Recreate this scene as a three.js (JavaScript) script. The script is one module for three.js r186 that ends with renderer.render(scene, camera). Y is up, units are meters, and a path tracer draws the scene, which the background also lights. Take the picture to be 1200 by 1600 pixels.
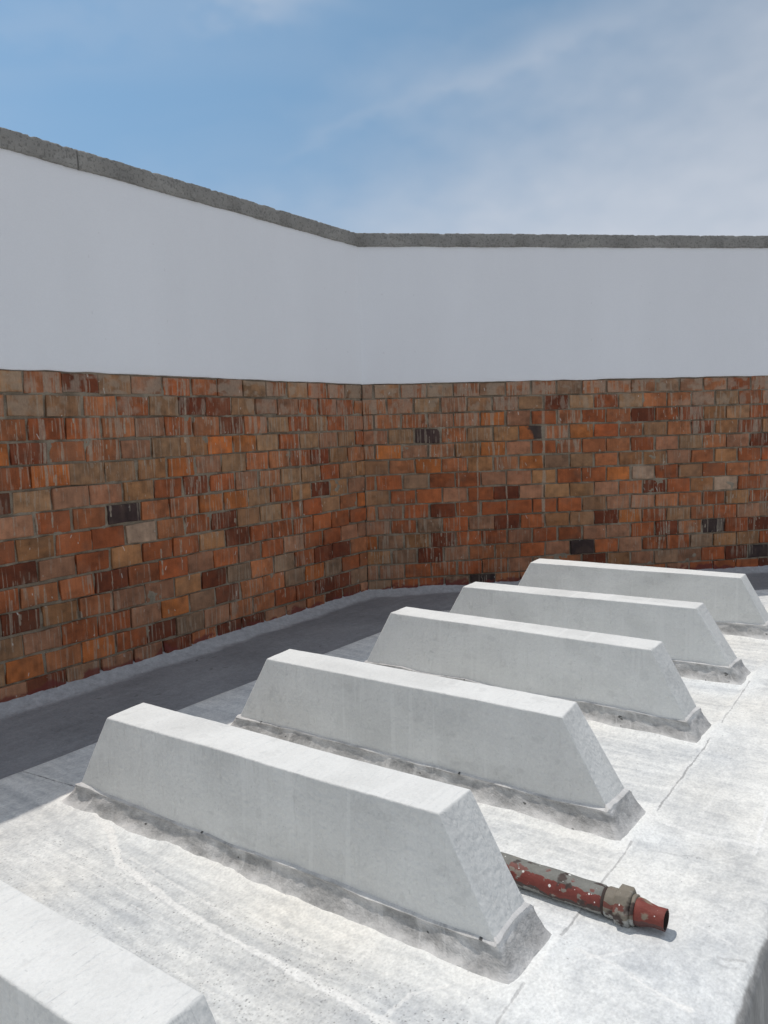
import * as THREE from 'three';
import { mergeGeometries } from 'three/addons/utils/BufferGeometryUtils.js';

// ---------------------------------------------------------------- camera, sky, sun, exposure
const scene = new THREE.Scene();
const camera = new THREE.PerspectiveCamera(65.47, 768 / 1024, 0.05, 3000);
camera.position.set(0, 1.5, 0);
camera.rotation.order = 'YXZ';
camera.rotation.set(-0.1055, 0.6194, -0.0303);

const renderer = new THREE.WebGLRenderer({ antialias: true });
renderer.setSize(768, 1024);
renderer.toneMapping = THREE.LinearToneMapping;
renderer.toneMappingExposure = 1.0;
renderer.shadowMap.enabled = true;

const SUN = new THREE.Vector3(-0.398, 1, -0.060).normalize();
const sun = new THREE.DirectionalLight(0xfff7ef, 2.4);
sun.position.copy(SUN).multiplyScalar(30);
sun.castShadow = true;
sun.shadow.mapSize.set(2048, 2048);
Object.assign(sun.shadow.camera, { left: -12, right: 12, top: 12, bottom: -12, near: 1, far: 60 });
scene.add(sun, sun.target);

// ---------------------------------------------------------------- noise and small maths
function rng(seed) { let s = seed >>> 0; return () => { s = (s + 0x6D2B79F5) | 0; let t = Math.imul(s ^ (s >>> 15), 1 | s); t = (t + Math.imul(t ^ (t >>> 7), 61 | t)) ^ t; return ((t ^ (t >>> 14)) >>> 0) / 4294967296; }; }
const TAB = new Float32Array(65536); { const r = rng(77); for (let i = 0; i < 65536; i++) TAB[i] = r(); }
const hsh = (i, j) => TAB[((i * 73 + j * 151 + ((i * j) & 255) * 17) & 255) | (((j * 57 + i * 31 + 11 * ((i >> 3) ^ j)) & 255) << 8)];
function vn(x, y) {
  const i = Math.floor(x), j = Math.floor(y); let fx = x - i, fy = y - j;
  fx = fx * fx * (3 - 2 * fx); fy = fy * fy * (3 - 2 * fy);
  const a = TAB[(i & 255) | ((j & 255) << 8)], b = TAB[((i + 1) & 255) | ((j & 255) << 8)], c = TAB[(i & 255) | (((j + 1) & 255) << 8)], d = TAB[((i + 1) & 255) | (((j + 1) & 255) << 8)];
  return a + (b - a) * fx + (c - a) * fy + (a - b - c + d) * fx * fy;
}
function fbm(x, y, o = 4) { let s = 0, a = 0.5, n = 0; for (let k = 0; k < o; k++) { s += a * vn(x + k * 37.3, y + k * 17.9); n += a; a *= 0.5; x *= 2.03; y *= 2.03; } return s / n; }
function n3(x, y, z) { return (vn(x + 13.1, y + z * 1.7) + vn(y + 57.7, z - x * 1.3) + vn(z + 91.3, x + y * 1.1)) / 3; }
const clamp = (v, a = 0, b = 1) => v < a ? a : v > b ? b : v;
const sst = (a, b, v) => { const t = clamp((v - a) / (b - a)); return t * t * (3 - 2 * t); };
const lerp = (a, b, t) => a + (b - a) * t;
const toS = v => { v = clamp(v); return v <= 0.0031308 ? v * 12.92 : 1.055 * Math.pow(v, 1 / 2.4) - 0.055; };
const S8 = new Uint8Array(4097); for (let i = 0; i <= 4096; i++) S8[i] = Math.round(255 * toS(i / 4096));
const s8 = v => S8[Math.round(clamp(v) * 4096)];

function colourTexture(w, h, f, wrap = THREE.MirroredRepeatWrapping) {   // f(u, v, out) gives linear colour
  const d = new Uint8Array(w * h * 4), o = [0, 0, 0];
  for (let j = 0; j < h; j++) for (let i = 0; i < w; i++) { f((i + 0.5) / w, (j + 0.5) / h, o, i, j); const k = (j * w + i) * 4; d[k] = s8(o[0]); d[k + 1] = s8(o[1]); d[k + 2] = s8(o[2]); d[k + 3] = 255; }
  return finish(new THREE.DataTexture(d, w, h, THREE.RGBAFormat), wrap, true);
}
function heightTexture(w, h, f, wrap = THREE.MirroredRepeatWrapping) {
  const d = new Uint8Array(w * h * 4);
  for (let j = 0; j < h; j++) for (let i = 0; i < w; i++) { const v = Math.round(255 * clamp(f((i + 0.5) / w, (j + 0.5) / h, i, j))), k = (j * w + i) * 4; d[k] = d[k + 1] = d[k + 2] = v; d[k + 3] = 255; }
  return finish(new THREE.DataTexture(d, w, h, THREE.RGBAFormat), wrap, false);
}
function finish(t, wrap, srgb) { t.wrapS = t.wrapT = wrap; t.magFilter = THREE.LinearFilter; t.minFilter = THREE.LinearFilter; if (srgb) t.colorSpace = THREE.SRGBColorSpace; t.needsUpdate = true; return t; }

// ---------------------------------------------------------------- sky: hazy blue with thin high cloud
{
  const w = 2048, h = 1024, d = new Float32Array(w * h * 4);
  const sunAz = Math.atan2(SUN.x, -SUN.z);
  for (let j = 0; j < h; j++) {
    const el = ((j + 0.5) / h - 0.5) * 180;
    for (let i = 0; i < w; i++) {
      const ph = ((i + 0.5) / w - 0.5) * 2 * Math.PI, th = el * Math.PI / 180;
      const x = Math.cos(ph) * Math.cos(th), y = Math.sin(th), z = Math.sin(ph) * Math.cos(th);
      const az = Math.atan2(x, -z) * 180 / Math.PI;
      const e = Math.max(el, 0), hz = Math.exp(-e / 11), up = sst(12, 80, e);
      const cs = x * SUN.x + y * SUN.y + z * SUN.z, glow = 0.16 * Math.pow(Math.max(0, cs), 6), near = 1 + 0.75 * (Math.cos(az * Math.PI / 180 - sunAz) - 0.72) * (1 - up);
      let r = lerp(0.150, 0.160, up) * near + 0.34 * hz + glow, g = lerp(0.318, 0.25, up) * near + 0.30 * hz + glow, b = lerp(0.545, 0.39, up) * near + 0.20 * hz + glow;
      // cirrus drawn on a sheet overhead so that it foreshortens to the horizon
      const q = 1 / (Math.max(y, 0.02) + 0.12), px = x * q, pz = z * q;
      const wx = fbm(px * 1.3 + 5, pz * 1.3 + 9, 3) - 0.5, wz = fbm(px * 1.3 + 25, pz * 1.3 + 49, 3) - 0.5;
      const ca = Math.cos(0.5), sa = Math.sin(0.5), ax = px * ca - pz * sa, az2 = px * sa + pz * ca;
      const st = fbm(ax * 0.9 + wx * 1.6 + 3, az2 * 3.2 + wz * 2.2 + 8, 5);
      const br = fbm(px * 0.55 + 11 + wx * 0.5, pz * 0.55 + 4 + wz * 0.5, 3);
      let c = 0.62 * sst(0.42, 0.78, 0.55 * br + 0.45 * st);
      // the veil that thickens to the right and down, the long feather and the small tuft
      const fz = fbm(az * 0.13 + 2, el * 0.22 + 7, 4) - 0.5, fz2 = fbm(az * 0.45 + el * 0.3, el * 0.9 - az * 0.16, 4) - 0.5;
      const veil = sst(-60, -6, az - (el - 16) * 2.1 + fz * 20 + fz2 * 5) * lerp(0.75, 1, sst(48, 22, el + fz * 10)), back = sst(-10, 40, az) + sst(-75, -120, az);
      c = Math.max(c * lerp(0.2, 0.75, sst(26, 46, el)), Math.min(1, veil + 0.8 * back) * (0.66 + 0.16 * fz2 + 0.10 * (st - 0.5) + 0.16 * sst(19, 11, el)));
      const t = clamp((az + 42) / 23), le = 18.0 + 6.4 * Math.pow(t, 0.75), feather = Math.exp(-Math.pow((el - le + fz2 * 1.6) / (0.35 + 0.5 * t), 2)) * sst(-45, -36, az) * sst(-15, -23, az);
      c += feather * 0.11 * (0.6 + 0.9 * (st));
      const tx = (az + 42.5 + fz2 * 5) / 4.6, ty = (el - 27.8 + fz2 * 3) / 2.1; c += 0.42 * Math.exp(-tx * tx - ty * ty);
      const ux = (az + 53 + fz2 * 9) / 7, uy = (el - 25.3 + fz2 * 3 + (az + 53) * -0.12) / 1.5; c += 0.12 * Math.exp(-ux * ux - uy * uy);
      c = clamp(c, 0, 0.9);
      r = lerp(r, 0.60, c); g = lerp(g, 0.64, c); b = lerp(b, 0.715, c);
      const k = (j * w + i) * 4; d[k] = r; d[k + 1] = g; d[k + 2] = b; d[k + 3] = 1;
    }
  }
  const t = new THREE.DataTexture(d, w, h, THREE.RGBAFormat, THREE.FloatType);
  t.mapping = THREE.EquirectangularReflectionMapping; t.magFilter = THREE.LinearFilter; t.minFilter = THREE.LinearFilter; t.needsUpdate = true;
  scene.background = t; scene.environment = t;
}

// ---------------------------------------------------------------- helpers for things
const used = {};
function numbered(n) { if (!(n in used)) { used[n] = 0; return n; } used[n]++; return n + '_' + String(used[n]).padStart(3, '0'); }
function mesh(name, geo, mat, parent) { const m = new THREE.Mesh(geo, mat); m.name = parent ? name : numbered(name); m.castShadow = m.receiveShadow = true; (parent || scene).add(m); return m; }
function thing(name, label, category, group) { const g = new THREE.Group(); g.name = numbered(name); g.userData = { label, category, kind: 'thing' }; if (group) g.userData.group = group; scene.add(g); return g; }
function structure(name, geo, mat, label, category) { const m = mesh(name, geo, mat); m.userData = { kind: 'structure', label, category }; return m; }
function geom(pos, uv, idx) { const g = new THREE.BufferGeometry(); g.setAttribute('position', new THREE.Float32BufferAttribute(pos, 3)); if (uv) g.setAttribute('uv', new THREE.Float32BufferAttribute(uv, 2)); g.setIndex(idx); return g; }
function smooth(g) {   // normals shared by position, uv seams kept
  g.computeVertexNormals();
  const p = g.attributes.position, n = g.attributes.normal, m = new Map();
  const key = i => Math.round(p.getX(i) * 2e4) + '_' + Math.round(p.getY(i) * 2e4) + '_' + Math.round(p.getZ(i) * 2e4);
  for (let i = 0; i < p.count; i++) { const k = key(i); let a = m.get(k); if (!a) m.set(k, a = [0, 0, 0]); a[0] += n.getX(i); a[1] += n.getY(i); a[2] += n.getZ(i); }
  for (let i = 0; i < p.count; i++) { const a = m.get(key(i)), l = Math.hypot(...a) || 1; n.setXYZ(i, a[0] / l, a[1] / l, a[2] / l); }
  return g;
}

// ---------------------------------------------------------------- layout (metres; left wall runs along z, the beams along x)
const XL = -4.231, ZC = -5.657, TH = 0.7685, BRICK_TOP = 1.886, PLASTER_TOP = 3.053, COPING_TOP = 3.168;
const CT = Math.cos(TH), SN = Math.sin(TH);
const COURSES = 14, CH = BRICK_TOP / COURSES + 0.0005;
const distR = (x, z) => (x - XL) * SN + (z - ZC) * CT;        // distance in front of the right wall
const BEAMS = [   // corners of the top face: front left, back left, front right, back right (x, z)
  [[-2.66, -0.768], [-2.67, -0.963], [-1.15, -0.768], [-1.154, -0.96]],
  [[-2.641, -1.805], [-2.665, -1.996], [-1.142, -1.825], [-1.139, -2.005]],
  [[-2.653, -2.707], [-2.673, -2.899], [-1.141, -2.703], [-1.157, -2.886]],
  [[-2.67, -3.778], [-2.676, -3.956], [-1.129, -3.737], [-1.126, -3.912]],
  [[-2.666, -4.635], [-2.677, -4.832], [-1.164, -4.695], [-1.16, -4.864]],
  [[-2.664, -5.705], [-2.686, -5.916], [-1.132, -5.745], [-1.135, -5.915]],
];
const BT = 0.411;
function beamBase(b) { return [[-2.918, b[0][1] + 0.012], [-2.918, b[1][1] - 0.012], [-0.888, b[2][1] + 0.014], [-0.888, b[3][1] - 0.010]]; }
function distBeam(x, z) {
  let best = 9;
  for (const b of BEAMS) { const q = beamBase(b); const t = clamp((x + 2.918) / 2.03); const zf = lerp(q[0][1], q[2][1], t), zb = lerp(q[1][1], q[3][1], t); const dx = Math.max(-2.918 - x, x + 0.888, 0), dz = Math.max(z - zf, zb - z, 0); const d = Math.hypot(dx, dz); if (d < best) best = d; }
  return best;
}

// ---------------------------------------------------------------- ground and roof slab
{
  const gm = new THREE.MeshStandardMaterial({ color: new THREE.Color().setRGB(0.22, 0.19, 0.15), roughness: 1 });
  const g = new THREE.PlaneGeometry(2400, 2400, 1, 1); g.rotateX(-Math.PI / 2); g.translate(0, -6.3, 0);
  structure('ground', g, gm, 'bare earth far below the roof', 'ground');
  const tex = colourTexture(512, 512, (u, v, o) => { const n = fbm(u * 16, v * 16, 5), m = vn(u * 180, v * 180); const a = lerp(0.40, 0.58, n) + (m - 0.5) * 0.06; o[0] = a; o[1] = a * 0.99; o[2] = a * 0.96; });
  tex.repeat.set(8, 8);
  const s = new THREE.BoxGeometry(22, 6, 22); s.translate(5.6, -3.3, -1);
  structure('roof_slab', s, new THREE.MeshStandardMaterial({ map: tex, roughness: 0.95 }), 'lower concrete roof slab beyond the edge of the deck', 'roof');
}

// ---------------------------------------------------------------- roof deck: painted membrane, lapped sheets, fillets at the walls
const Z0 = 0.2, ZLEN = 9.9, VK = Math.log(1 + ZLEN / 1.6);
const vOfZ = z => Math.log(1 + Math.max(0, Z0 - z) / 1.6) / VK, zOfV = v => Z0 - 1.6 * (Math.exp(v * VK) - 1);
const XA = -4.45, XB = -0.2;
const EDGE = -0.365;
function membraneEdge(x, z) {   // > 0 on the white coat, < 0 on the bare strip along the walls
  return Math.min(x + 3.37 + 0.012 * (vn(z * 2.1, 4) - 0.5), distR(x, z) - 0.80 + 0.02 * (vn(x * 2.3, 9) - 0.5));
}
const wallDist = (x, z) => Math.min(x - XL, distR(x, z));
function deckHeight(x, z) {
  let y = (fbm(x * 1.7 + 3, z * 1.7 + 5, 3) - 0.5) * 0.012 + (vn(x * 14, z * 14) - 0.5) * 0.0016;
  const wd = wallDist(x, z);
  const fw = 0.12 + 0.05 * (fbm(x * 3 + 40, z * 3, 3) - 0.5);
  if (wd < fw) { const t = 1 - Math.max(wd, -0.02) / fw; y += 0.046 * Math.pow(t, 1.2) + (fbm(x * 16, z * 16 + 3, 3) - 0.5) * 0.020 * Math.min(1, t * 3); }
  if (membraneEdge(x, z) > 0) y += 0.005;
  if (x < -0.866 + 0.006 * (vn(z * 3, 2) - 0.5) + 0.004 * (vn(z * 11, 7) - 0.5)) y += 0.0055;
  // cross laps in the walkway strip on the right
  for (const [zc, s] of [[-2.36, 1], [-3.33, 1], [-4.28, 1], [-1.62, 1]]) if (x > -0.88) y += 0.003 * s * sst(0.006, -0.006, z - zc - 0.05 * (x + 0.8));
  const db = distBeam(x, z); if (db < 0.09) y += 0.010 * sst(0.09, 0.01, db) * (0.5 + fbm(x * 9, z * 9, 2));
  return y;
}
// paint strokes: polylines in plan with width (m) and strength
const STROKES = [
  { p: [[-2.763, -1.78], [-2.542, -1.72], [-2.316, -1.593], [-2.121, -1.565], [-1.969, -1.54], [-1.791, -1.523], [-1.58, -1.514], [-1.331, -1.504], [-1.0, -1.485]], w: 0.015, a: 0.85 },
  { p: [[-2.316, -1.64], [-2.0, -1.61], [-1.7, -1.59], [-1.4, -1.60]], w: 0.007, a: 0.5 },
  { p: [[-1.969, -1.54], [-1.93, -1.58], [-1.90, -1.63], [-1.905, -1.67]], w: 0.007, a: 0.5 },
  { p: [[-0.653, -1.995], [-0.586, -1.974], [-0.513, -1.957]], w: 0.004, a: 0.95 },
  { p: [[-0.507, -1.957], [-0.487, -1.957]], w: 0.012, a: 1 },
  { p: [[-0.818, -2.023], [-0.704, -2.016], [-0.62, -1.995]], w: 0.007, a: 0.6 },
  { p: [[-0.523, -3.3], [-0.508, -3.012], [-0.497, -2.815]], w: 0.010, a: 0.95 },
  { p: [[-0.82, -2.873], [-0.763, -2.869], [-0.68, -2.851], [-0.465, -2.884]], w: 0.012, a: 0.7 },
  { p: [[-0.868, -4.9], [-0.86, -3.722], [-0.862, -3.0], [-0.873, -2.012], [-0.875, -1.3]], w: 0.016, a: 0.35 },
  
  { p: [[-1.122, -1.45], [-1.112, -1.609], [-1.046, -1.695]], w: 0.008, a: 0.6 },
  { p: [[-0.45, -4.4], [-0.47, -4.0], [-0.44, -3.7]], w: 0.012, a: 0.5 },
];
{
  const r = rng(5);
  for (let k = 0; k < 26; k++) { const x = -2.7 + r() * 1.7, z = -1.1 - r() * 0.55, L = 0.15 + r() * 0.4; STROKES.push({ p: [[x, z], [x + L * 0.5, z + (r() - 0.4) * 0.03], [x + L, z + (r() - 0.4) * 0.06]], w: 0.002 + r() * 0.004, a: 0.25 + r() * 0.3 }); }
  for (let k = 0; k < 30; k++) { const x = -0.82 + r() * 0.42, z = -1.4 - r() * 4, L = 0.05 + r() * 0.25, a = r() * 6.28; STROKES.push({ p: [[x, z], [x + Math.cos(a) * L * 0.5, z + Math.sin(a) * L * 0.5 + 0.01], [x + Math.cos(a) * L, z + Math.sin(a) * L]], w: 0.002 + r() * 0.006, a: 0.2 + r() * 0.35 }); }
}
const DW = 2048, DH = 2048;
const strokeMap = new Float32Array(DW * DH), darkMap = new Float32Array(DW * DH);
function paintStroke(map, s) {
  for (let k = 0; k + 1 < s.p.length; k++) {
    const [x0, z0] = s.p[k], [x1, z1] = s.p[k + 1], m = s.w * 1.6 + 0.006;
    const ia = Math.max(0, Math.floor((Math.min(x0, x1) - m - XA) / (XB - XA) * DW)), ib = Math.min(DW - 1, Math.ceil((Math.max(x0, x1) + m - XA) / (XB - XA) * DW));
    const ja = Math.max(0, Math.floor(vOfZ(Math.max(z0, z1) + m) * DH)), jb = Math.min(DH - 1, Math.ceil(vOfZ(Math.min(z0, z1) - m) * DH));
    const dx = x1 - x0, dz = z1 - z0, l2 = dx * dx + dz * dz || 1e-9;
    for (let j = ja; j <= jb; j++) for (let i = ia; i <= ib; i++) {
      const x = XA + (i + 0.5) / DW * (XB - XA), z = zOfV((j + 0.5) / DH), t = clamp(((x - x0) * dx + (z - z0) * dz) / l2);
      const d = Math.hypot(x - x0 - dx * t, z - z0 - dz * t) + (vn(x * 90, z * 90) - 0.5) * Math.min(0.008, s.w) + (vn(x * 25, z * 25) - 0.5) * s.w * 0.7;
      const a = s.a * sst(s.w * 1.05, s.w * 0.55, d) * (0.65 + 0.5 * vn(x * 40, z * 40));
      const q = j * DW + i; if (a > map[q]) map[q] = Math.min(1, a);
    }
  }
}
for (const s of STROKES) paintStroke(strokeMap, s);
// dark marks: cracks along laps, scuffs, dirt specks
{
  const r = rng(91);
  const crack = (p, w, a) => paintStroke(darkMap, { p, w, a });
  const run = (x0, z0, x1, z1, n, j) => { const p = []; for (let k = 0; k <= n; k++) p.push([lerp(x0, x1, k / n) + (r() - 0.5) * j, lerp(z0, z1, k / n) + (r() - 0.5) * j]); return p; };
  crack(run(-0.862, -3.75, -0.866, -2.95, 9, 0.006), 0.0035, 0.5);
  crack(run(-0.866, -2.65, -0.874, -2.05, 7, 0.006), 0.0035, 0.45);
  crack(run(-0.874, -1.80, -0.876, -1.0, 8, 0.006), 0.004, 0.35);
  crack(run(-0.87, -4.7, -0.866, -4.0, 7, 0.006), 0.0035, 0.4);
  crack(run(-3.38, -1.845, -2.99, -1.878, 6, 0.006), 0.0035, 0.7);
  crack(run(-0.47, -2.20, -0.40, -2.22, 3, 0.01), 0.007, 0.3);
  crack(run(-0.46, -2.17, -0.41, -2.18, 3, 0.01), 0.005, 0.22);
  crack(run(-0.80, -2.66, -0.62, -2.70, 4, 0.02), 0.005, 0.18);
  crack(run(-0.55, -3.9, -0.47, -3.92, 3, 0.01), 0.005, 0.5);
  for (let k = 0; k < 5; k++) crack(run(-4.06 + r() * 0.05, -3.30 - k * 0.05, -4.04 + r() * 0.05, -3.325 - k * 0.05, 2, 0.01), 0.007, 0.85);
  for (let k = 0; k < 14; k++) { const x = -3.5 - r() * 0.5, z = -1.6 - r() * 3.2; crack(run(x, z, x + (r() - 0.5) * 0.06, z + (r() - 0.5) * 0.06, 2, 0.01), 0.003 + r() * 0.006, 0.6); }
  for (let k = 0; k < 4600; k++) {   // specks, most of them in the first bay
    const inBay = k < 3300, x = inBay ? -2.85 + Math.pow(r(), 0.7) * 1.95 : -3.3 + r() * 2.9, z = inBay ? -1.02 - r() * 0.62 : -1 - r() * 5;
    const w = 0.0010 + 0.0017 * r() * r() * r(); crack([[x, z], [x + w * 0.4, z]], w + 0.0005, 0.3 + 0.5 * r());
  }
}
function deckWhite(x, z) {   // how thick the white coat is, 0..1
  const db = distBeam(x, z), right = sst(-0.9, -0.84, x);
  const scr = sst(0.60, 0.75, fbm(x * 12 + 8, z * 110, 3)) + sst(0.60, 0.75, fbm(x * 110, z * 12 + 5, 3));
  const along = 0.5 * fbm(x * 1.5 + 3, z * 13 + 0.9 * Math.sin(x * 1.4), 4) + 0.5 * fbm(x * 2.4 + 33, z * 42 + 2.2 * Math.sin(x * 1.4 + 0.6), 3), mott = fbm(x * 4 + 9, z * 4, 5), fine = fbm(x * 28, z * 28, 3), cross = 0.5 * fbm(x * 11 + 7, z * 2.4, 4) + 0.5 * fbm(x * 5 + 7, z * 34, 3);
  const st = lerp(along, 0.5 * mott + 0.5 * cross, right);
  let w = 0.64 + 1.35 * (st - 0.5) + 0.50 * (mott - 0.5) + 0.60 * (fine - 0.5) + 0.10 * right - 0.12 * scr + 0.35 * (fbm(x * 95 + 3, z * 95, 2) - 0.5);
  if (x < -0.8 && x > -2.95 && z > -1.80) w -= 0.22 * sst(0.34, 0.62, fbm(x * 1.6 + 1, z * 4 + 8, 3)) ;   // worn first bay
  w += 0.62 * sst(0.11, 0.015, db + 0.16 * (fbm(x * 5, z * 9 + 20, 4) - 0.5));
  return clamp(w);
}
const deckMap = colourTexture(DW, DH, (u, v, o, i, j) => {
  const x = XA + u * (XB - XA), z = zOfV(v), q = j * DW + i;
  const grain = vn(x * 420, z * 300) - 0.5, g2 = vn(x * 170 + 4, z * 150) - 0.5;
  const me = membraneEdge(x, z);
  const W = deckWhite(x, z);
  const warm = fbm(x * 1.9 + 60, z * 2.4 + 12, 3);
  let r = lerp(0.50, 0.815, W), g = lerp(0.515, 0.82, W), b = lerp(0.515, 0.785, W);
  r *= 1 + 0.035 * (warm - 0.5) * 2; b *= 1 - 0.05 * (warm - 0.5) * 2;
  let k = 1 + grain * 0.18 + g2 * 0.20; 
  if (me < 0.004) {
    const t = sst(0.004, -0.004, me), wd = wallDist(x, z);
    const m = fbm(x * 3 + 70, z * 3 + 31, 5), f = fbm(x * 40, z * 40, 3), sc = fbm(x * 22 + 3, z * 3, 4);
    let a = 0.245 + 0.11 * (m - 0.5) + 0.06 * (f - 0.5) + 0.05 * (sc - 0.5);
    a = lerp(a, 0.40 + 0.16 * (f - 0.5), sst(0.17, 0.10, wd + 0.10 * (fbm(x * 6 + 3, z * 6, 4) - 0.5)));
    
    r = lerp(r, a, t); g = lerp(g, a * 1.02, t); b = lerp(b, a * 1.05, t);
  }
  if (x > EDGE - 0.03) { const t = sst(-0.004, 0.008, x - EDGE + 0.012 + 0.03 * (fbm(z * 9, x * 9, 4) - 0.5)), a = 0.33 + 0.22 * (fbm(x * 30, z * 30, 4) - 0.5); r = lerp(r, a, t); g = lerp(g, a, t); b = lerp(b, a * 0.97, t); }
  const s = strokeMap[q]; r = lerp(r, 0.84, s); g = lerp(g, 0.84, s); b = lerp(b, 0.81, s);
  const dk = darkMap[q]; r = lerp(r, 0.12, dk); g = lerp(g, 0.115, dk); b = lerp(b, 0.115, dk);
  o[0] = r * k; o[1] = g * k; o[2] = b * k;
}, THREE.ClampToEdgeWrapping);
const deckBump = heightTexture(1024, 2048, (u, v, i, j) => {
  const x = XA + u * (XB - XA), z = zOfV(v), q = j * DW + Math.min(DW - 1, i * 2);
  return 0.42 + 0.30 * (vn(x * 300, z * 260) - 0.5) + 0.30 * (fbm(x * 60, z * 60, 3) - 0.5) + 0.3 * (fbm(x * 5, z * 26, 3) - 0.5) + 0.25 * strokeMap[q] - 0.4 * darkMap[q];
}, THREE.ClampToEdgeWrapping);
{
  const xs = [], ys = []; const push = (x, y) => { xs.push(x); ys.push(y); };
  for (let x = -4.40; x < EDGE - 0.045; x += 0.016) push(x, 0);
  for (let k = 0; k <= 8; k++) { const a = k / 8 * 1.35; push(EDGE - 0.045 + 0.05 * Math.sin(a), -0.05 * (1 - Math.cos(a))); }
  for (let k = 1; k <= 6; k++) push(EDGE + 0.005 + k * 0.003, -0.04 - k * 0.05);
  const zs = []; for (let z = 3; z > 0.2; z -= 0.08) zs.push(z); for (let z = 0.2; z > -9.6; z -= 0.016) zs.push(z);
  const pos = [], uv = [], idx = [], nx = xs.length;
  for (const z of zs) for (let i = 0; i < nx; i++) {
    const wob = 0.03 * (fbm(z * 3.1, 6, 3) - 0.5) * sst(nx - 45, nx - 15, i);
    const y = deckHeight(Math.min(xs[i], EDGE), z) + ys[i] + (ys[i] < 0 ? (fbm(xs[i] * 60 + ys[i] * 40, z * 22, 3) - 0.5) * 0.008 : 0);
    pos.push(xs[i] + wob, y, z); uv.push((xs[i] + (ys[i] < 0 ? -ys[i] * 0.2 : 0) - XA) / (XB - XA), vOfZ(z));
  }
  for (let j = 0; j + 1 < zs.length; j++) for (let i = 0; i + 1 < nx; i++) { const a = j * nx + i, b = a + 1, c = a + nx, d = c + 1; idx.push(a, b, c, b, d, c); }
  const g = geom(pos, uv, idx); g.computeVertexNormals();
  structure('roof_deck', g, new THREE.MeshStandardMaterial({ map: deckMap, bumpMap: deckBump, bumpScale: 0.0065, roughness: 0.92 }), 'white coated roof deck with a bare grey strip along the walls', 'roof');
}

// ---------------------------------------------------------------- brick walls
// letters: O orange, o terracotta, R red, D dark red, K burnt black, T tan, t ochre, G grey, P pinkish grey, M smeared with mortar, S streaked dark, W pale, X half burnt
const LEFT_ROWS = ['TMRTMTPoRPTDMT', 'oRRRPPTSDTRoTT', 'PRtRTMSoRPoRRo', 'RTPTRTOOtTPooD', 'otDRooTPOtTTOR', 'tTRTTMPRSRtPPT', 'PtDtRTOOooKoRP', 'OoTRRTTDRoWRRtR', 'RRRRRRDtRRtRPD', 'PPRRPRPRPRRDooR', 'oDDRGoGDtPPotDD', 'oRGOGooSGOPRRP', 'GDDRRooPGDROoO', 'PDDoPPDDoDPPGD'];
const RIGHT_ROWS = ['MTMGMGMMGMMMGPoRM', 'MoTPTMTDTRTooPTRM', 'MooPMOPRMRoDRStTR', 'PTKoTtXMORoToStST', 'MOPMtOPRMooRPToPD', 'ToOotMOGTottPotRR', 'oRGRRPPtRROWRTRoo', 'TRRPRDPttPoDRtWRP', 'oPRDRRRRRTPPooRtR', 'PRGRPDRtTDORToRPG', 'OGtDRRPRRPPRDoKRD', 'tGDPooRPKRPRRGttR', 'PPRRRoPGoDtPGPRDK', 'GRRGKooDPoRoPRRRD'];
const TONE = { O: [0.40, 0.125, 0.032], o: [0.345, 0.122, 0.048], R: [0.295, 0.074, 0.021], D: [0.145, 0.034, 0.011], K: [0.046, 0.027, 0.025], T: [0.295, 0.176, 0.092], t: [0.325, 0.165, 0.070], G: [0.235, 0.157, 0.098], P: [0.295, 0.147, 0.085], M: [0.31, 0.120, 0.052], S: [0.19, 0.050, 0.018], W: [0.34, 0.262, 0.190], X: [0.40, 0.125, 0.036] };
for (const k of 'TGPtMRW') for (let i = 0; i < 3; i++) TONE[k][i] = lerp(TONE[k][i], TONE.o[i], 0.22);   // one clay, fired unevenly
const MORTAR = [0.37, 0.31, 0.24];

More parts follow.
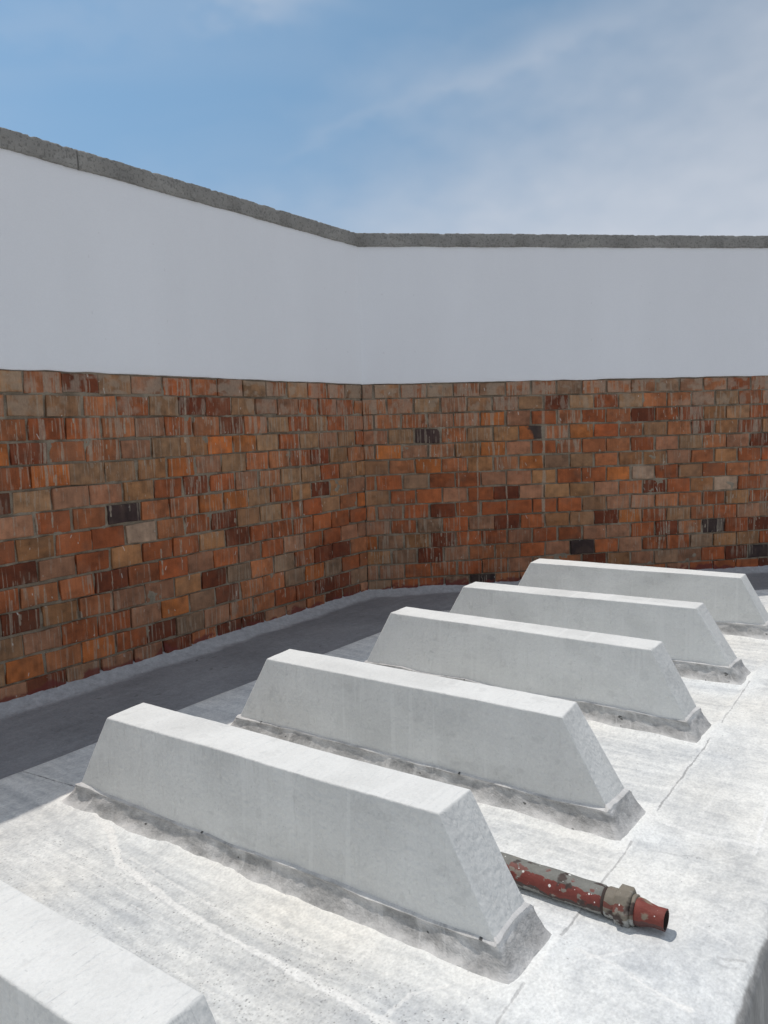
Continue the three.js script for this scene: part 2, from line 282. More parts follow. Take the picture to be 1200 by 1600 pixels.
function makeWall(cfg) {
  const { mod, offs, cols, rows, seed, len, name, label } = cfg;
  const W = mod * cols, r = rng(seed);
  const kinds = 'OORRRooPTTtGDM';
  const letter = (c, row) => { const s = rows[row], k = ((c % cols) + cols) % cols; return k < s.length ? s[k] : kinds[Math.floor(TAB[(k * 31 + row * 577 + seed) & 65535] * kinds.length)]; };
  // drips of mortar and flecks of paint, drawn into one sheet that covers the wall
  const TW = 2048, THh = 1024, drip = new Float32Array(TW * THh), fleck = new Float32Array(TW * THh);
  const plot = (map, x, y, w, a) => {   // x, y, w in metres
    const px = x / W * TW, py = y / BRICK_TOP * THh, rx = Math.max(0.6, w / W * TW), ry = Math.max(0.6, w / BRICK_TOP * THh);
    for (let j = Math.floor(py - ry - 1); j <= py + ry + 1; j++) { if (j < 0 || j >= THh) continue; for (let i = Math.floor(px - rx - 1); i <= px + rx + 1; i++) { const d = Math.hypot((i + 0.5 - px) / rx, (j + 0.5 - py) / ry), v = a * sst(1.15, 0.6, d); const q = j * TW + ((i % TW) + TW) % TW; if (v > map[q]) map[q] = v; } }
  };
  const nd = Math.round(W * 430);
  for (let k = 0; k < nd; k++) {
    const x = r() * W, top = BRICK_TOP * (1 - Math.pow(r(), 1.35)), L = 0.02 + 0.20 * Math.pow(r(), 2.4), w = 0.0018 + 0.0062 * Math.pow(r(), 2.6), a = 0.35 + 0.65 * r();
    if (fbm(x * 1.5 + seed, top * 2.2, 3) < 0.36 + 0.2 * r()) continue;
    let xx = x; const sl = (r() - 0.5) * 0.08;
    for (let s = 0; s < L; s += 0.0016) { xx += (r() - 0.5) * 0.0009 + sl * 0.0016; plot(drip, xx, top - s, w * (0.55 + 0.75 * vn(s * 60 + k, k)), a * (0.55 + 0.6 * vn(s * 45, k * 3.3))); }
  }
  for (const [bx, bt, bl, bw] of cfg.runs) {   // broad runs of grout
    let xx = bx; for (let s = 0; s < bl; s += 0.0016) { xx += (r() - 0.5) * 0.0016; const ww = bw * (0.55 + 0.7 * vn(s * 9, bx * 50) + 0.25 * vn(s * 55, 3)); plot(drip, xx, bt - s, ww, 0.5 + 0.45 * vn(s * 20, bx * 9)); }
  }
  const nf = Math.round(W * 34);
  for (let k = 0; k < nf; k++) { const x = r() * W, y = BRICK_TOP * (1 - Math.pow(r(), 1.2)), L = 0.004 + 0.030 * Math.pow(r(), 2), sl = (r() - 0.5) * 1.1, w = 0.0017 + 0.0018 * r(), a = 0.5 + 0.5 * r(); for (let s = 0; s < L; s += 0.0014) plot(fleck, x + sl * s, y - s, w * (0.7 + 0.6 * r()), a); }
  for (let k = 0; k < nf * 2.5; k++) plot(fleck, r() * W, BRICK_TOP * r(), 0.0008 + 0.002 * Math.pow(r(), 4), 0.3 + 0.5 * r());

  const colour = colourTexture(TW, THh, (u, v, o, i, j) => {
    const x = u * W, y = v * BRICK_TOP;
    const row = clamp(COURSES - 1 - Math.floor(y / BRICK_TOP * COURSES), 0, COURSES - 1) | 0;
    const off = offs[row & 1], c = Math.floor((x - off) / mod) + cfg.first[row & 1], L = letter(c, row), T = TONE[L];
    const h1 = TAB[(((c % cols) + cols) % cols * 91 + row * 353 + seed * 7) & 65535], h2 = TAB[(((c % cols) + cols) % cols * 57 + row * 911 + seed * 13 + 5) & 65535];
    const fx = (x - off) / mod - Math.floor((x - off) / mod), fy = y / BRICK_TOP * COURSES - Math.floor(y / BRICK_TOP * COURSES);
    let m = 0.84 + 0.32 * h1; let R = T[0] * m, G = T[1] * m * (0.93 + 0.14 * h2), B = T[2] * m * (0.9 + 0.2 * h2);
    const pa = fbm(x * 22 + h1 * 90, y * 22 + h2 * 70, 4) - 0.5, co = vn(x * 5 + h1 * 33, y * 4) - 0.5, ext = vn(x * 130 + 7, y * 5 + h2 * 40) - 0.5, gr = vn(x * 480, y * 480) - 0.5;
    m = 1 + 0.85 * pa + 0.5 * co + 0.16 * ext + 0.22 * gr; R *= m; G *= m; B *= m;
    if (L === 'X') { const k = sst(0.42, 0.62, fx + 0.25 * (fy - 0.5) + pa * 0.6); R = lerp(R, 0.05, k); G = lerp(G, 0.034, k); B = lerp(B, 0.03, k); }
    // firing scum and dirt that lies over part of a brick
    let dirt = sst(0.50, 0.72, fbm(x * 9 + 31, y * 9 + h1 * 5, 4)) * (L === 'K' || L === 'D' ? 0.35 : 0.55);
    let s = drip[j * TW + i];
    if (L === 'M' || (L === 'S' && h1 > 0.3)) s = Math.max(s, 0.68 * sst(0.50, 0.64, fbm(x * 60, y * 5 + 3, 3)));
    if (L === 'T' || L === 'G' || L === 'W' || L === 'P') s *= 0.6;
    if (row === 0) s = Math.max(s, 0.55 * sst(0.42, 0.62, fbm(x * 11 + 5, y * 16, 4)));
    if (row === 1) s = Math.max(s, 0.45 * sst(0.52, 0.68, fbm(x * 13 + 5, y * 9, 4)));
    s = Math.max(s, 0.6 * sst(0.60, 0.72, fbm(x * 90 + 9, y * 4.5 + seed, 3)) * sst(0.40, 0.60, fbm(x * 1.4 + seed, y * 2, 2)));
    R = lerp(R, 0.25, dirt * 0.3); G = lerp(G, 0.165, dirt * 0.3); B = lerp(B, 0.11, dirt * 0.3);
    const mg = 1 + 0.35 * (vn(x * 200, y * 90) - 0.5);
    R = lerp(R, MORTAR[0] * mg, s * 0.92); G = lerp(G, MORTAR[1] * mg, s * 0.92); B = lerp(B, MORTAR[2] * mg, s * 0.92);
    // old red sealer brushed along the foot of the wall, ragged top edge
    const rd = sst(0.012, -0.012, y - 0.075 - 0.06 * (fbm(x * 7 + 3, 2.2 + seed, 4) - 0.5) * 2) * sst(0.30, 0.46, fbm(x * 18 + 2, y * 24, 3));
    R = lerp(R, 0.155, rd * 0.85); G = lerp(G, 0.032, rd * 0.85); B = lerp(B, 0.026, rd * 0.85);
    const f = fleck[j * TW + i]; R = lerp(R, 0.66, f * 0.8); G = lerp(G, 0.64, f * 0.8); B = lerp(B, 0.60, f * 0.8);
    o[0] = R; o[1] = G; o[2] = B;
  }, THREE.RepeatWrapping);
  const bump = heightTexture(TW, THh, (u, v, i, j) => { const x = u * W, y = v * BRICK_TOP; return 0.4 + 0.35 * (fbm(x * 60, y * 60, 3) - 0.5) + 0.25 * (vn(x * 300, y * 300) - 0.5) + 0.3 * drip[j * TW + i] + 0.3 * fleck[j * TW + i]; }, THREE.RepeatWrapping);
  const brickMat = new THREE.MeshStandardMaterial({ map: colour, bumpMap: bump, bumpScale: 0.0035, roughness: 0.88 });
  const root = thing(name, label, 'wall');
  cfg.place(root);   // local axes: x along the wall from the corner, y up, z out of the wall
  const S = cfg.dir;  // +1: wall runs to +x; -1: to -x
  const fx = [0, 0.028, 0.5, 0.972, 1], fy = [0, 0.055, 0.945, 1];
  function brick(x0, x1, y0, y1, key) {
    const h = k => TAB[(key * 131 + k * 977 + seed * 31) & 65535] - 0.5;
    const proud = 0.002 + 0.012 * h(1), tx = 0.006 * h(2), ty = 0.006 * h(3), ch = 0.003 + 0.003 * (h(9) + 0.5);
    const pos = [], uv = [], idx = [];
    const pt = (i, j, z, inset = 0) => {
      const b = (i === 0 || i === 4 || j === 0 || j === 3);
      let x = lerp(x0, x1, fx[i]), y = lerp(y0, y1, fy[j]);
      x += 0.011 * (vn(y * 16 + i * 7 + key * 1.7, key * 0.37) - 0.5) * (i < 2 || i > 2 ? 1 : 0) + 0.006 * h(20 + (i >> 1));
      y += 0.010 * (vn(x * 9 + j * 5 + key * 2.3, key * 0.71 + 9) - 0.5) + 0.004 * h(30 + (j >> 1));
      pos.push(S * x, y, z + (z > -0.02 ? proud + tx * (fx[i] - 0.5) + ty * (fy[j] - 0.5) - (b ? ch : 0) + 0.0015 * h(40 + i * 5 + j) : 0));
      uv.push(x / W, y / BRICK_TOP);
    };
    for (let j = 0; j < 4; j++) for (let i = 0; i < 5; i++) pt(i, j, 0);
    const quad = (a, b, c, d) => S > 0 ? idx.push(a, b, c, b, d, c) : idx.push(a, c, b, b, c, d);
    for (let j = 0; j < 3; j++) for (let i = 0; i < 4; i++) { const a = j * 5 + i; quad(a, a + 1, a + 5, a + 6); }
    const ring = []; for (let i = 0; i < 4; i++) ring.push([i, 0]); for (let j = 0; j < 3; j++) ring.push([4, j]); for (let i = 4; i > 0; i--) ring.push([i, 3]); for (let j = 3; j > 0; j--) ring.push([0, j]);
    const base = pos.length / 3;
    for (const [i, j] of ring) { pt(i, j, 0); pt(i, j, -0.03); }
    for (let k = 0; k < ring.length; k++) { const a = base + 2 * k, b = base + 2 * ((k + 1) % ring.length); quad(a + 1, b + 1, a, b); }
    const g = geom(pos, uv, idx); g.computeVertexNormals(); return g;
  }
  const beyond = []; let n = 0;
  for (let row = 0; row < COURSES; row++) {
    const y1 = BRICK_TOP - row * (BRICK_TOP / COURSES), y0 = y1 - BRICK_TOP / COURSES;
    const off = offs[row & 1];
    for (let k = -1; k * mod + off < len; k++) {
      let x0 = off + k * mod, x1 = x0 + mod; if (x1 < 0.02) continue; x0 = Math.max(x0, 0.002);
      const key = k + 2 + row * 61, jx = 0.004 + 0.0085 * TAB[(key * 17 + seed) & 65535], jy = 0.004 + 0.0065 * TAB[(key * 23 + seed) & 65535];
      const g = brick(x0 + jx * (x0 < 0.01 ? 0.2 : 1), x1 - jx, y0 + jy, y1 - jy - (row === 0 ? 0.006 : 0), key);
      if (x0 < cfg.seen) { mesh('brick', g, brickMat, root); n++; } else beyond.push(g);
    }
  }
  if (beyond.length) { const m = mesh('brickwork', mergeGeometries(beyond), brickMat, root); m.userData.kind = 'stuff'; }
  // mortar bed behind the brick faces
  {
    const pos = [], uv = [], idx = [], nx = Math.round(len / 0.012), ny = 170;
    for (let j = 0; j <= ny; j++) for (let i = 0; i <= nx; i++) {
      const x = i / nx * len, y = -0.05 + j / ny * (BRICK_TOP + 0.05);
      pos.push(S * x, y, -0.0135 + 0.034 * (fbm(x * 13 + seed, y * 13, 4) - 0.5) + 0.006 * (vn(x * 3, y * 7) - 0.5)); uv.push(x, y);
    }
    for (let j = 0; j < ny; j++) for (let i = 0; i < nx; i++) { const a = j * (nx + 1) + i, b = a + 1, c = a + nx + 1, d = c + 1; S > 0 ? idx.push(a, b, c, b, d, c) : idx.push(a, c, b, b, c, d); }
    const g = geom(pos, uv, idx); g.computeVertexNormals(); mesh('mortar_bed', g, mortarMat, root);
    const core = new THREE.BoxGeometry(len + 0.1, COPING_TOP - 0.06 + 0.3, 0.14); core.translate(S * (len / 2 - 0.05), (COPING_TOP - 0.36) / 2, -0.105); mesh('wall_core', core, mortarMat, root);
  }
  // white rendered band above the bricks, a finger proud of them
  {
    const pos = [], uv = [], idx = [], nx = Math.round(len / 0.03), ny = 44, hgt = PLASTER_TOP + 0.02 - BRICK_TOP;
    const prof = []; prof.push([0, -0.03]); prof.push([0, 0.004]); prof.push([0.004, 0.009]); for (let j = 1; j <= ny; j++) prof.push([lerp(0.01, hgt, j / ny), 0.011]);
    for (let j = 0; j < prof.length; j++) for (let i = 0; i <= nx; i++) {
      const x = i / nx * len - 0.012 * (i === 0), y = BRICK_TOP - 0.004 + prof[j][0];
      const wav = (fbm(x * 2.2 + seed, y * 2.2, 3) - 0.5) * 0.006, low = 0.010 * (fbm(x * 7 + seed, 3, 4) - 0.56) * sst(0.05, 0, prof[j][0]);
      pos.push(S * x, y + low, prof[j][1] + (j ? wav : 0)); uv.push(x / 2.4, y / 2.4);
    }
    for (let j = 0; j + 1 < prof.length; j++) for (let i = 0; i < nx; i++) { const a = j * (nx + 1) + i, b = a + 1, c = a + nx + 1, d = c + 1; S > 0 ? idx.push(a, b, c, b, d, c) : idx.push(a, c, b, b, c, d); }
    const g = geom(pos, uv, idx); g.computeVertexNormals(); mesh('plaster_band', g, plasterMat, root).userData.label = 'smooth white rendered band above the bricks';
  }
  // rough concrete coping in lengths
  let at = -0.03;
  for (const end of cfg.copings) {
    const L = end - at, nx = Math.round(L / 0.012), g = new THREE.BoxGeometry(1, 1, 1, nx, 10, 18), p = g.attributes.position, uvs = g.attributes.uv;
    for (let i = 0; i < p.count; i++) {
      let u = p.getX(i) + 0.5, v = p.getY(i) + 0.5, w = p.getZ(i) + 0.5;
      let x = at + 0.003 + u * (L - 0.006), y = lerp(PLASTER_TOP, COPING_TOP, v), z = lerp(-0.20, 0.022, w);
      const e = Math.pow(v, 6) * Math.pow(w, 6), eb = Math.pow(1 - v, 6) * Math.pow(w, 6);
      const chip = sst(0.50, 0.80, fbm(x * 30 + seed, 5.5, 4));
      y += (fbm(x * 12 + seed, z * 9 + 2, 4) - 0.5) * 0.004 * v + (n3(x * 60, y * 60, z * 60) - 0.5) * 0.006 + (fbm(x * 0.9 + seed, 1, 2) - 0.5) * 0.010 * v;
      y -= e * (0.003 + 0.005 * chip); z -= e * (0.004 + 0.008 * chip);
      z += (n3(x * 38 + 9, y * 38, z * 38) - 0.5) * 0.009 + (fbm(x * 5 + seed, y * 9, 3) - 0.5) * 0.012 * w;
      y += eb * (fbm(x * 9 + 3 + seed, 8, 4) - 0.42) * 0.011;
      p.setXYZ(i, S * x, y, z);
      const nrm = g.attributes.normal; uvs.setXY(i, (Math.abs(nrm.getX(i)) > 0.5 ? z : x) / 1.2, (Math.abs(nrm.getY(i)) > 0.5 ? z : y) / 1.2);
    }
    if (S < 0) { const ix = g.index.array; for (let k = 0; k < ix.length; k += 3) { const t = ix[k]; ix[k] = ix[k + 1]; ix[k + 1] = t; } }
    mesh('coping', smooth(g), concreteMat, root);
    at = end + 0.001;
  }
  return root;
}
const mortarTex = colourTexture(512, 512, (u, v, o) => { const n = fbm(u * 14, v * 14, 4) - 0.5, g = vn(u * 240, v * 240) - 0.5, st = vn(u * 60 + 3, v * 7) - 0.5; const m = 1 + 0.5 * n + 0.3 * g + 0.2 * st; o[0] = 0.26 * m; o[1] = 0.218 * m; o[2] = 0.165 * m; });
const mortarMat = new THREE.MeshStandardMaterial({ map: mortarTex, roughness: 0.95 });
const plasterTex = colourTexture(1024, 1024, (u, v, o) => { const n = fbm(u * 5, v * 2.2, 4) - 0.5, st = fbm(u * 22, v * 2.5 + 4, 3) - 0.5, g = vn(u * 500, v * 500) - 0.5; const sp = sst(0.90, 0.94, fbm(u * 60 + 9, v * 60, 2)); const m = 1 + 0.05 * n + 0.015 * st + 0.025 * g - 0.08 * sp; o[0] = 0.825 * m; o[1] = 0.85 * m; o[2] = 0.89 * m; });
const plasterBump = heightTexture(1024, 1024, (u, v) => 0.5 + 0.5 * (fbm(u * 60, v * 40, 4) - 0.5) + 0.25 * (vn(u * 420, v * 420) - 0.5));
const plasterMat = new THREE.MeshStandardMaterial({ map: plasterTex, bumpMap: plasterBump, bumpScale: 0.002, roughness: 0.85 });
const concreteTex = colourTexture(1024, 1024, (u, v, o) => { const n = fbm(u * 9, v * 9, 5) - 0.5, g = vn(u * 420, v * 420) - 0.5, p = sst(0.70, 0.76, vn(u * 120 + 5, v * 120)), w = sst(0.62, 0.74, fbm(u * 26 + 40, v * 26, 3)); let m = 0.275 * (1 + 0.45 * n + 0.25 * g); m = lerp(m, 0.10, p * 0.4); m = lerp(m, 0.36, w * 0.35); o[0] = m; o[1] = m * 0.98; o[2] = m * 0.92; });
const concreteBump = heightTexture(1024, 1024, (u, v) => 0.55 + 0.5 * (fbm(u * 40, v * 40, 4) - 0.5) + 0.2 * (vn(u * 400, v * 400) - 0.5) - 0.5 * sst(0.70, 0.76, vn(u * 120 + 5, v * 120)));
const concreteMat = new THREE.MeshStandardMaterial({ map: concreteTex, bumpMap: concreteBump, bumpScale: 0.004, roughness: 0.95 });

makeWall({
  name: 'brick_wall', label: 'long brick wall with white render band running down the left side of the roof', dir: -1,
  mod: 0.242, offs: [0, 0.121], first: [0, 1], cols: 17, rows: LEFT_ROWS, seed: 3, len: 8.6, seen: 4.1,
  runs: [[0.86, 1.50, 0.75, 0.016], [0.98, 1.35, 0.62, 0.012], [0.62, 1.7, 0.5, 0.007], [2.0, 1.85, 0.4, 0.009], [3.05, 1.6, 0.4, 0.01], [2.75, 1.62, 0.3, 0.012], [1.5, 1.8, 0.6, 0.006]],
  copings: [2.72, 8.6],
  place: g => { g.position.set(XL, 0, ZC); g.rotation.y = Math.PI / 2; },
});
makeWall({
  name: 'brick_wall', label: 'brick wall with white render band closing the roof behind the farthest beam', dir: 1,
  mod: 0.2408, offs: [0.0975, 0.2179], first: [1, 1], cols: 19, rows: RIGHT_ROWS, seed: 11, len: 8.2, seen: 4.56,
  runs: [[1.66, 1.85, 1.25, 0.016], [1.18, 1.75, 0.6, 0.010], [1.04, 1.5, 1.0, 0.006], [0.10, 1.86, 0.5, 0.018], [0.84, 1.4, 1.0, 0.005], [1.30, 1.0, 0.5, 0.006], [2.9, 1.85, 0.3, 0.01]],
  copings: [4.6, 8.2],
  place: g => { g.position.set(XL, 0, ZC); g.rotation.y = TH; },
});

// ---------------------------------------------------------------- white concrete beams
const paintTex = colourTexture(2048, 2048, (u, v, o) => {   // 2.2 m sheet
  const x = u * 2.2, y = v * 2.2;
  const n = fbm(x * 5, y * 5, 5) - 0.5, st = fbm(x * 2.2 + 8, y * 14, 4) - 0.5, g = vn(x * 420, y * 420) - 0.5, f = vn(x * 160 + 9, y * 160) - 0.5, tr = fbm(x * 30 + 4 * n, y * 8, 4) - 0.5;
  const pit = sst(0.945, 0.975, vn(x * 120 + 3, y * 120 + 8)), stain = sst(0.52, 0.74, fbm(x * 2.6 + 30, y * 4 + 9, 5)), dripw = sst(0.70, 0.76, fbm(x * 34 + 50, y * 1.4, 3)), scuff = sst(0.70, 0.78, fbm(x * 13 + 5, y * 17, 4));
  let m = 1 + 0.16 * n + 0.07 * st + 0.07 * g + 0.06 * f + 0.06 * tr; m *= 1 - 0.16 * pit; m *= 1 - 0.08 * stain; m *= 1 - 0.07 * scuff; m = lerp(m, 1.05, dripw * 0.5);
  o[0] = 0.752 * m; o[1] = 0.760 * m; o[2] = 0.735 * m;
});
const paintBump = heightTexture(2048, 2048, (u, v) => { const x = u * 2.2, y = v * 2.2; return 0.45 + 0.55 * (fbm(x * 85, y * 85, 3) - 0.5) + 0.35 * (fbm(x * 8, y * 15 + 3, 4) - 0.5) + 0.30 * Math.pow(vn(x * 75 + 4, y * 48), 5) - 0.22 * sst(0.62, 0.74, fbm(x * 45 + 9, y * 9, 3)); });
const paintMat = new THREE.MeshStandardMaterial({ map: paintTex, bumpMap: paintBump, bumpScale: 0.005, roughness: 0.8 });
const skirtTex = colourTexture(1024, 256, (u, v, o) => {   // u: 2 m along, v: up the 0.13 m strip
  const n = fbm(u * 30, v * 4, 5) - 0.5, sc = fbm(u * 90 + 3, v * 5, 4) - 0.5, g = vn(u * 600, v * 60) - 0.5, fine = vn(u * 300, v * 30) - 0.5;
  let m = 0.45 + 0.40 * n + 0.22 * sc + 0.09 * g + 0.07 * fine;
  const lip = sst(0.78, 0.92, v + 0.30 * (fbm(u * 26 + 5, 2, 4) - 0.5)); m = lerp(m, 0.68 + 0.2 * n + 0.1 * g, lip);
  const foot = sst(0.42, 0.06, v + 0.6 * (fbm(u * 40 + 9, v * 3, 4) - 0.5)); m = lerp(m, 0.72, foot * 0.8);
  const dr = sst(0.66, 0.72, fbm(u * 70 + 40, v * 0.6, 3)); m = lerp(m, 0.66, dr * 0.5);
  const tear = sst(0.80, 0.86, fbm(u * 60 + 20, v * 5 + 3, 3)); m = lerp(m, 0.10, tear);
  o[0] = m; o[1] = m * 0.992; o[2] = m * 0.965;
});
const skirtBump = heightTexture(1024, 64, (u, v) => 0.5 + 0.7 * (fbm(u * 80, v * 9, 4) - 0.5) + 0.3 * (vn(u * 500, v * 55) - 0.5));
const skirtMat = new THREE.MeshStandardMaterial({ map: skirtTex, bumpMap: skirtBump, bumpScale: 0.005, roughness: 0.95 });

const BEAM_LABELS = [
  'nearest white beam, cut off by the bottom left corner of the picture',
  'large white trapezoid beam with the red pipe lying behind its right end',
  'second complete white beam from the front, just behind the red pipe',
  'third complete white beam from the front, midway along the row',
  'second farthest white beam, in front of the last one by the brick wall',
  'farthest white trapezoid beam, right in front of the back brick wall',
];
BEAMS.forEach((b, k) => {
  const root = thing('concrete_beam', BEAM_LABELS[k], 'beam', 'white concrete beams in a row on the roof');
  const ox = (b[0][0] + b[3][0]) / 2, oz = (b[0][1] + b[3][1]) / 2; root.position.set(ox, 0, oz);
  const q = beamBase(b), y0 = -0.03;
  const L = 1.9, Hh = BT - y0, Wd = 0.19, rad = 0.006;
  const remap = (t, n, len) => { const e = 3, i = Math.round(t * n), re = rad / len; if (i <= e) return re * i / e; if (i >= n - e) return 1 - re * (n - i) / e; return re + (1 - 2 * re) * (i - e) / (n - 2 * e); };
  const nx = 96, ny = 30, nz = 18, g = new THREE.BoxGeometry(1, 1, 1, nx, ny, nz), p = g.attributes.position, uv = g.attributes.uv, nr = g.attributes.normal;
  for (let i = 0; i < p.count; i++) {
    let u = remap(p.getX(i) + 0.5, nx, L), v = remap(p.getY(i) + 0.5, ny, Hh), w = remap(p.getZ(i) + 0.5, nz, Wd);
    // rounded box
    let X = (u - 0.5) * L, Y = (v - 0.5) * Hh, Z = (w - 0.5) * Wd;
    const r2 = rad * (0.7 + 0.7 * vn(X * 6 + k * 9, Z * 20 + Y * 6));
    const cx = clamp(X, -L / 2 + r2, L / 2 - r2), cy = clamp(Y, -Hh / 2 + r2, Hh / 2 - r2), cz = clamp(Z, -Wd / 2 + r2, Wd / 2 - r2);
    const dx = X - cx, dy = Y - cy, dz = Z - cz, dl = Math.hypot(dx, dy, dz); if (dl > r2) { const s = r2 / dl; X = cx + dx * s; Y = cy + dy * s; Z = cz + dz * s; }
    u = X / L + 0.5; v = Y / Hh + 0.5; w = Z / Wd + 0.5;
    const mixc = (a, i2) => lerp(lerp(a[1][i2], a[3][i2], u), lerp(a[0][i2], a[2][i2], u), w);
    let x = lerp(mixc(q, 0), mixc(b, 0), v), z = lerp(mixc(q, 1), mixc(b, 1), v), y = lerp(y0, BT, v);
    const wv = 0.007;
    x += wv * (n3(x * 3 + k, y * 3, z * 3) - 0.5) + 0.0014 * (n3(x * 40, y * 40, z * 40 + k) - 0.5);
    z += wv * (n3(x * 2.3 + k * 3 + 5, y * 4, z * 4) - 0.5) + 0.0016 * (n3(x * 36 + 7, y * 36, z * 36 + k) - 0.5);
    y += wv * v * (n3(x * 2.1 + k * 5 + 9, y, z * 3) - 0.5) + 0.0018 * v * (n3(x * 30 + 3, y * 30, z * 30 + k) - 0.5);
    p.setXYZ(i, x - ox, y, z - oz);
    const anx = Math.abs(nr.getX(i)), any = Math.abs(nr.getY(i)), sh = k * 0.37;
    const bd = (k * 0.137) % 0.72; if (anx > 0.5) uv.setXY(i, (z - oz + 0.3 + k * 0.3) / 2.2, (y + 0.05) / 2.2 + (bd + 0.3) % 0.72); else if (any > 0.5) uv.setXY(i, (x + 3) / 2.2, (z - oz + 0.2) / 2.2 + (bd + 0.45) % 0.72); else uv.setXY(i, (x + 3) / 2.2, (y + 0.05) / 2.2 + bd);
  }
  mesh('body', smooth(g), paintMat, root);
  // membrane skirt lapped up the foot of the beam
  const per = []; const N = [220, 30, 220, 30], c4 = [0, 2, 3, 1];   // front left -> front right -> back right -> back left
  for (let s = 0; s < 4; s++) for (let i = 0; i < N[s]; i++) per.push([c4[s], c4[(s + 1) % 4], i / N[s], s]);
  const M = per.length, rowsN = 18, pos = [], uvs = [], idx = [];
  for (let j = 0; j <= rowsN; j++) for (let i = 0; i <= M; i++) {
    const [a, c, t, side] = per[i % M];
    const t01 = j / rowsN;                      // 0 top lip, 1 foot
    const sArc = [2.03, 0.22, 2.03, 0.22].slice(0, side).reduce((m, n) => m + n, 0) + t * (side % 2 ? 0.22 : 2.03);
    const topH = 0.098 + (side === 1 ? 0.012 : 0) + 0.022 * (fbm(sArc * 4 + k * 7, 3, 4) - 0.5) + (k === 5 ? 0.006 : 0);
    const yy = t01 < 0.999 ? lerp(topH, -0.002, Math.pow(t01, 0.95)) : -0.012;
    const vv = (yy - y0) / (BT - y0);
    const at = id => [lerp(q[id][0], b[id][0], vv), lerp(q[id][1], b[id][1], vv)];
    const A = at(a), C = at(c); let x = lerp(A[0], C[0], t), z = lerp(A[1], C[1], t);
    // outward direction, turned through the corners
    const nrm = [[0, 1], [1, 0], [0, -1], [-1, 0]]; let ox2 = nrm[side][0], oz2 = nrm[side][1];
    const edge = side % 2 ? 0.22 : 2.03, near = t * edge, far = (1 - t) * edge, rr = 0.03;
    if (near < rr) { const o2 = nrm[(side + 3) % 4], f = 0.5 * (1 - near / rr); ox2 += (o2[0] - ox2) * f; oz2 += (o2[1] - oz2) * f; }
    if (far < rr) { const o2 = nrm[(side + 1) % 4], f = 0.5 * (1 - far / rr); ox2 += (o2[0] - ox2) * f; oz2 += (o2[1] - oz2) * f; }
    const ll = Math.hypot(ox2, oz2), corner = Math.max(near < rr ? 1 - near / rr : 0, far < rr ? 1 - far / rr : 0); ox2 /= ll; oz2 /= ll;
    const wr = fbm(sArc * 14 + k * 5, yy * 20, 3) - 0.5, fold = fbm(sArc * 5 + k * 11, yy * 9 + sArc * 2, 3) - 0.5;
    let out = 0.006 + 0.006 * t01 + (side === 0 ? 0.060 : 0.026) * Math.pow(t01, 3) + wr * 0.015 + fold * 0.012 * Math.sin(Math.PI * Math.min(1, t01 + 0.1)) + 0.006 * corner;
    if (j === 0) out = -0.006; else if (j === 1) out = Math.max(out, 0.006) + 0.004 + 0.004 * wr; else out = Math.max(out, 0.003);
    if (side === 1) out *= 0.9;
    pos.push(x + ox2 * out - ox, yy + (j > 0 && j < rowsN ? wr * 0.004 : 0) - (j === 1 ? 0.002 : 0), z + oz2 * out - oz);
    uvs.push((i === M ? 4.5 : sArc) / 2 + k * 0.31, clamp((yy + 0.01) / 0.115));
  }
  for (let j = 0; j < rowsN; j++) for (let i = 0; i < M; i++) { const a = j * (M + 1) + i, e = a + 1, c = a + M + 1, d = c + 1; idx.push(a, c, e, e, c, d); }
  mesh('flashing', smooth(geom(pos, uvs, idx)), skirtMat, root).userData.label = 'rough grey membrane flashing wrapped round the foot of the beam';
});

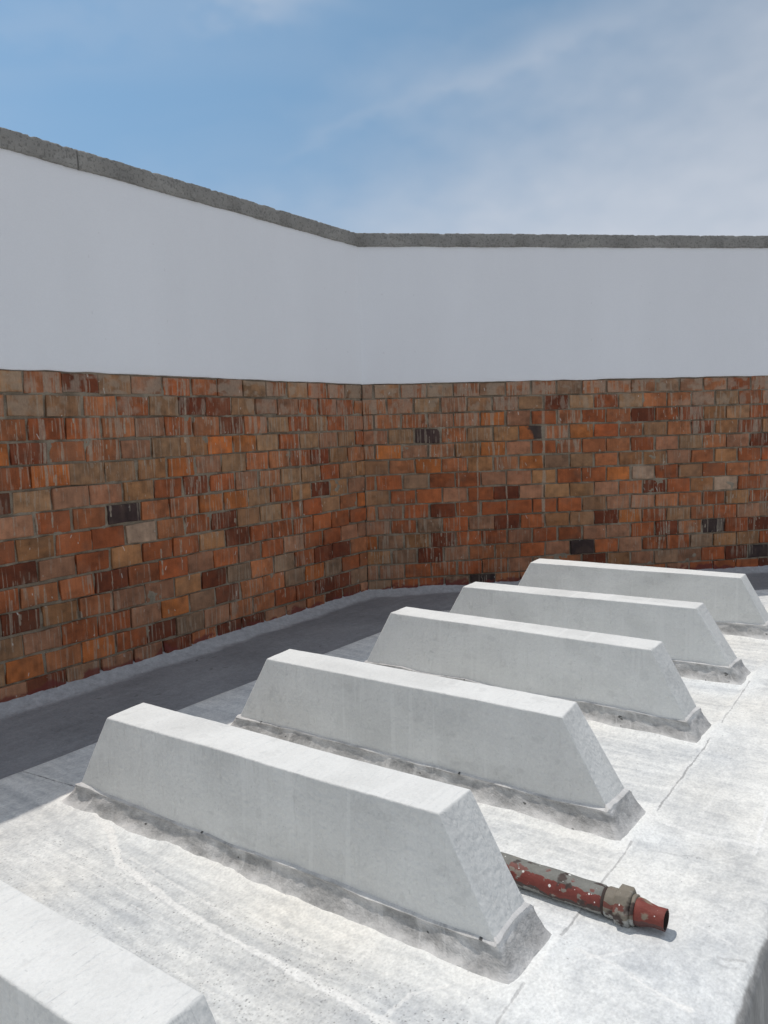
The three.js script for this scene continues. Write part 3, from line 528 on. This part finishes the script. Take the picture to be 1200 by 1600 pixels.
// ---------------------------------------------------------------- loose red pipe
{
  const root = thing('metal_pipe', 'old red and grey painted pipe with a union nut lying on the white roof', 'pipe');
  root.position.set(-0.70, 0, -2.229);
  const pipeTex = v2 => colourTexture(1024, 256, (u, v, o) => {   // u along 1.2 m, v round from the top towards the viewer
    const x = u * 1.2, a = v, e = (fbm(x * 14, a * 3, 4) - 0.5) * 0.20, f = (fbm(x * 60, a * 16, 3) - 0.5) * 0.10, gr = 1 + 0.3 * (fbm(x * 50, a * 14, 4) - 0.5) + 0.12 * (vn(x * 400, a * 90) - 0.5);
    const aa = a + e * 0.5 + f * 0.6;
    let c = [0.190, 0.190, 0.170];
    const kind = v2;
    if (kind === 1) { c = [0.20, 0.045, 0.032]; if (aa > 0.30 && aa < 0.60) c = [0.10, 0.045, 0.04]; }
    else if (kind === 2) { c = [0.205, 0.180, 0.140]; if (aa > 0.17 && aa < 0.24) c = [0.17, 0.055, 0.04]; if (aa > 0.30 && aa < 0.42) c = [0.33, 0.33, 0.31]; }
    else {
      if (aa > 0.125 && aa < 0.285) c = [0.185, 0.040, 0.030];
      if (aa >= 0.285 && aa < 0.33) c = [0.07, 0.05, 0.045];
      if (aa >= 0.33 && aa < 0.55) c = [0.25, 0.25, 0.235];
      if (aa >= 0.55 && aa < 0.75) c = [0.19, 0.05, 0.04];
    }
    const flake = sst(kind === 1 ? 0.58 : 0.69, 0.73, fbm(x * 34 + 7 + kind * 9, a * 10 + 2, 4)); const fc = kind === 1 ? [0.26, 0.22, 0.16] : aa < 0.125 ? [0.19, 0.05, 0.038] : [0.24, 0.225, 0.19]; c = [lerp(c[0], fc[0], flake * 0.85), lerp(c[1], fc[1], flake * 0.85), lerp(c[2], fc[2], flake * 0.85)];
    const rust = sst(0.66, 0.78, fbm(x * 26 + 17 + kind * 5, a * 7 + 12, 4)); c = [lerp(c[0], 0.055, rust), lerp(c[1], 0.036, rust), lerp(c[2], 0.03, rust)];
    o[0] = c[0] * gr; o[1] = c[1] * gr; o[2] = c[2] * gr;
  });
  const texs = [0, 1, 2].map(pipeTex);
  // white drops of roof paint
  for (const tex of texs) { const d = tex.image.data, r = rng(8); for (let k = 0; k < (tex === texs[0] ? 100 : 40); k++) { const px = r() * 1024, py = (r() * 0.34 - 0.05) * 256, rd = 0.5 + 4.5 * Math.pow(r(), 5); for (let j = -7; j <= 7; j++) for (let i = -7; i <= 7; i++) if (Math.hypot(i / 1.0, j / 1.05) < rd) { const q = (((Math.round(py) + j + 256) % 256) * 1024 + ((Math.round(px) + i + 1024) % 1024)) * 4; d[q] = 232; d[q + 1] = 232; d[q + 2] = 226; } } }
  const bump = heightTexture(512, 128, (u, v) => 0.5 + 0.6 * (fbm(u * 60, v * 14, 4) - 0.5) + 0.2 * (vn(u * 300, v * 80) - 0.5));
  const [pm, stubM, nutM] = texs.map(tex => new THREE.MeshStandardMaterial({ map: tex, bumpMap: bump, bumpScale: 0.004, roughness: 0.7, metalness: 0.0 }));
  const darkM = new THREE.MeshStandardMaterial({ color: new THREE.Color().setRGB(0.05, 0.035, 0.03), roughness: 0.9 });
  const CY = 0.050;
  function turned(prof, seg = 40, lump = 0.0012, sides = 0) {   // prof: [x, radius]; axis along x
    const pos = [], uv = [], idx = [];
    for (let i = 0; i < prof.length; i++) for (let s = 0; s <= seg; s++) {
      const a = s / seg, th = a * 2 * Math.PI; let r = prof[i][1];
      if (sides) { const w = 2 * Math.PI / sides, f = ((th + w / 2) % w) - w / 2; r *= lerp(1, Math.cos(w / 2) / Math.cos(f), prof[i][2] ?? 1); }
      r += lump * (n3(prof[i][0] * 30 + Math.cos(th) * 2, Math.sin(th) * 2, i * 0.3) - 0.5) * 2;
      // th = 0 on top, growing towards +z (the viewer)
      pos.push(prof[i][0], CY + r * Math.cos(th), r * Math.sin(th)); uv.push((prof[i][0] + 1.2) / 1.2, a);
    }
    for (let i = 0; i + 1 < prof.length; i++) for (let s = 0; s < seg; s++) { const a = i * (seg + 1) + s, b = a + 1, c = a + seg + 1, d = c + 1; idx.push(a, b, c, b, d, c); }
    return geom(pos, uv, idx);
  }
  const tube = []; tube.push([-0.95, 0.036]); for (let x = -0.95; x <= -0.125; x += 0.02) tube.push([x, 0.043 + 0.0008 * Math.sin(x * 40)]); tube.push([-0.112, 0.043], [-0.108, 0.040]);
  mesh('tube', smooth(turned(tube)), pm, root);
  mesh('joint_ring', smooth(turned([[-0.110, 0.036], [-0.109, 0.0405], [-0.100, 0.0405], [-0.099, 0.036]])), darkM, root);
  mesh('collar', smooth(turned([[-0.100, 0.036], [-0.099, 0.0425], [-0.096, 0.044], [-0.066, 0.0445], [-0.062, 0.043]])), nutM, root);
  const nut = turned([[-0.068, 0.038, 0], [-0.068, 0.053, 0.85], [-0.064, 0.060, 1], [-0.028, 0.060, 1], [-0.023, 0.054, 0.85], [-0.023, 0.038, 0]], 48, 0.0010, 6);
  mesh('union_nut', smooth(nut), nutM, root).userData.label = 'brown grey six sided union nut';
  mesh('thread_ring', smooth(turned([[-0.024, 0.036], [-0.023, 0.0445], [-0.012, 0.045], [-0.010, 0.040]])), nutM, root);
  const stub = [[-0.012, 0.034], [-0.011, 0.0395], [0.000, 0.0400], [0.010, 0.0385], [0.018, 0.0355], [0.028, 0.0325], [0.048, 0.0305], [0.068, 0.0308], [0.0745, 0.0312], [0.075, 0.0300], [0.075, 0.0272]];
  mesh('end_stub', smooth(turned(stub, 40, 0.0018)), stubM, root).userData.label = 'short red stub with an open end';
  mesh('bore', smooth(turned([[0.0752, 0.0274], [0.070, 0.0266], [-0.005, 0.026], [-0.012, 0.001]], 40, 0.0006)), darkM, root);
}

renderer.render(scene, camera);
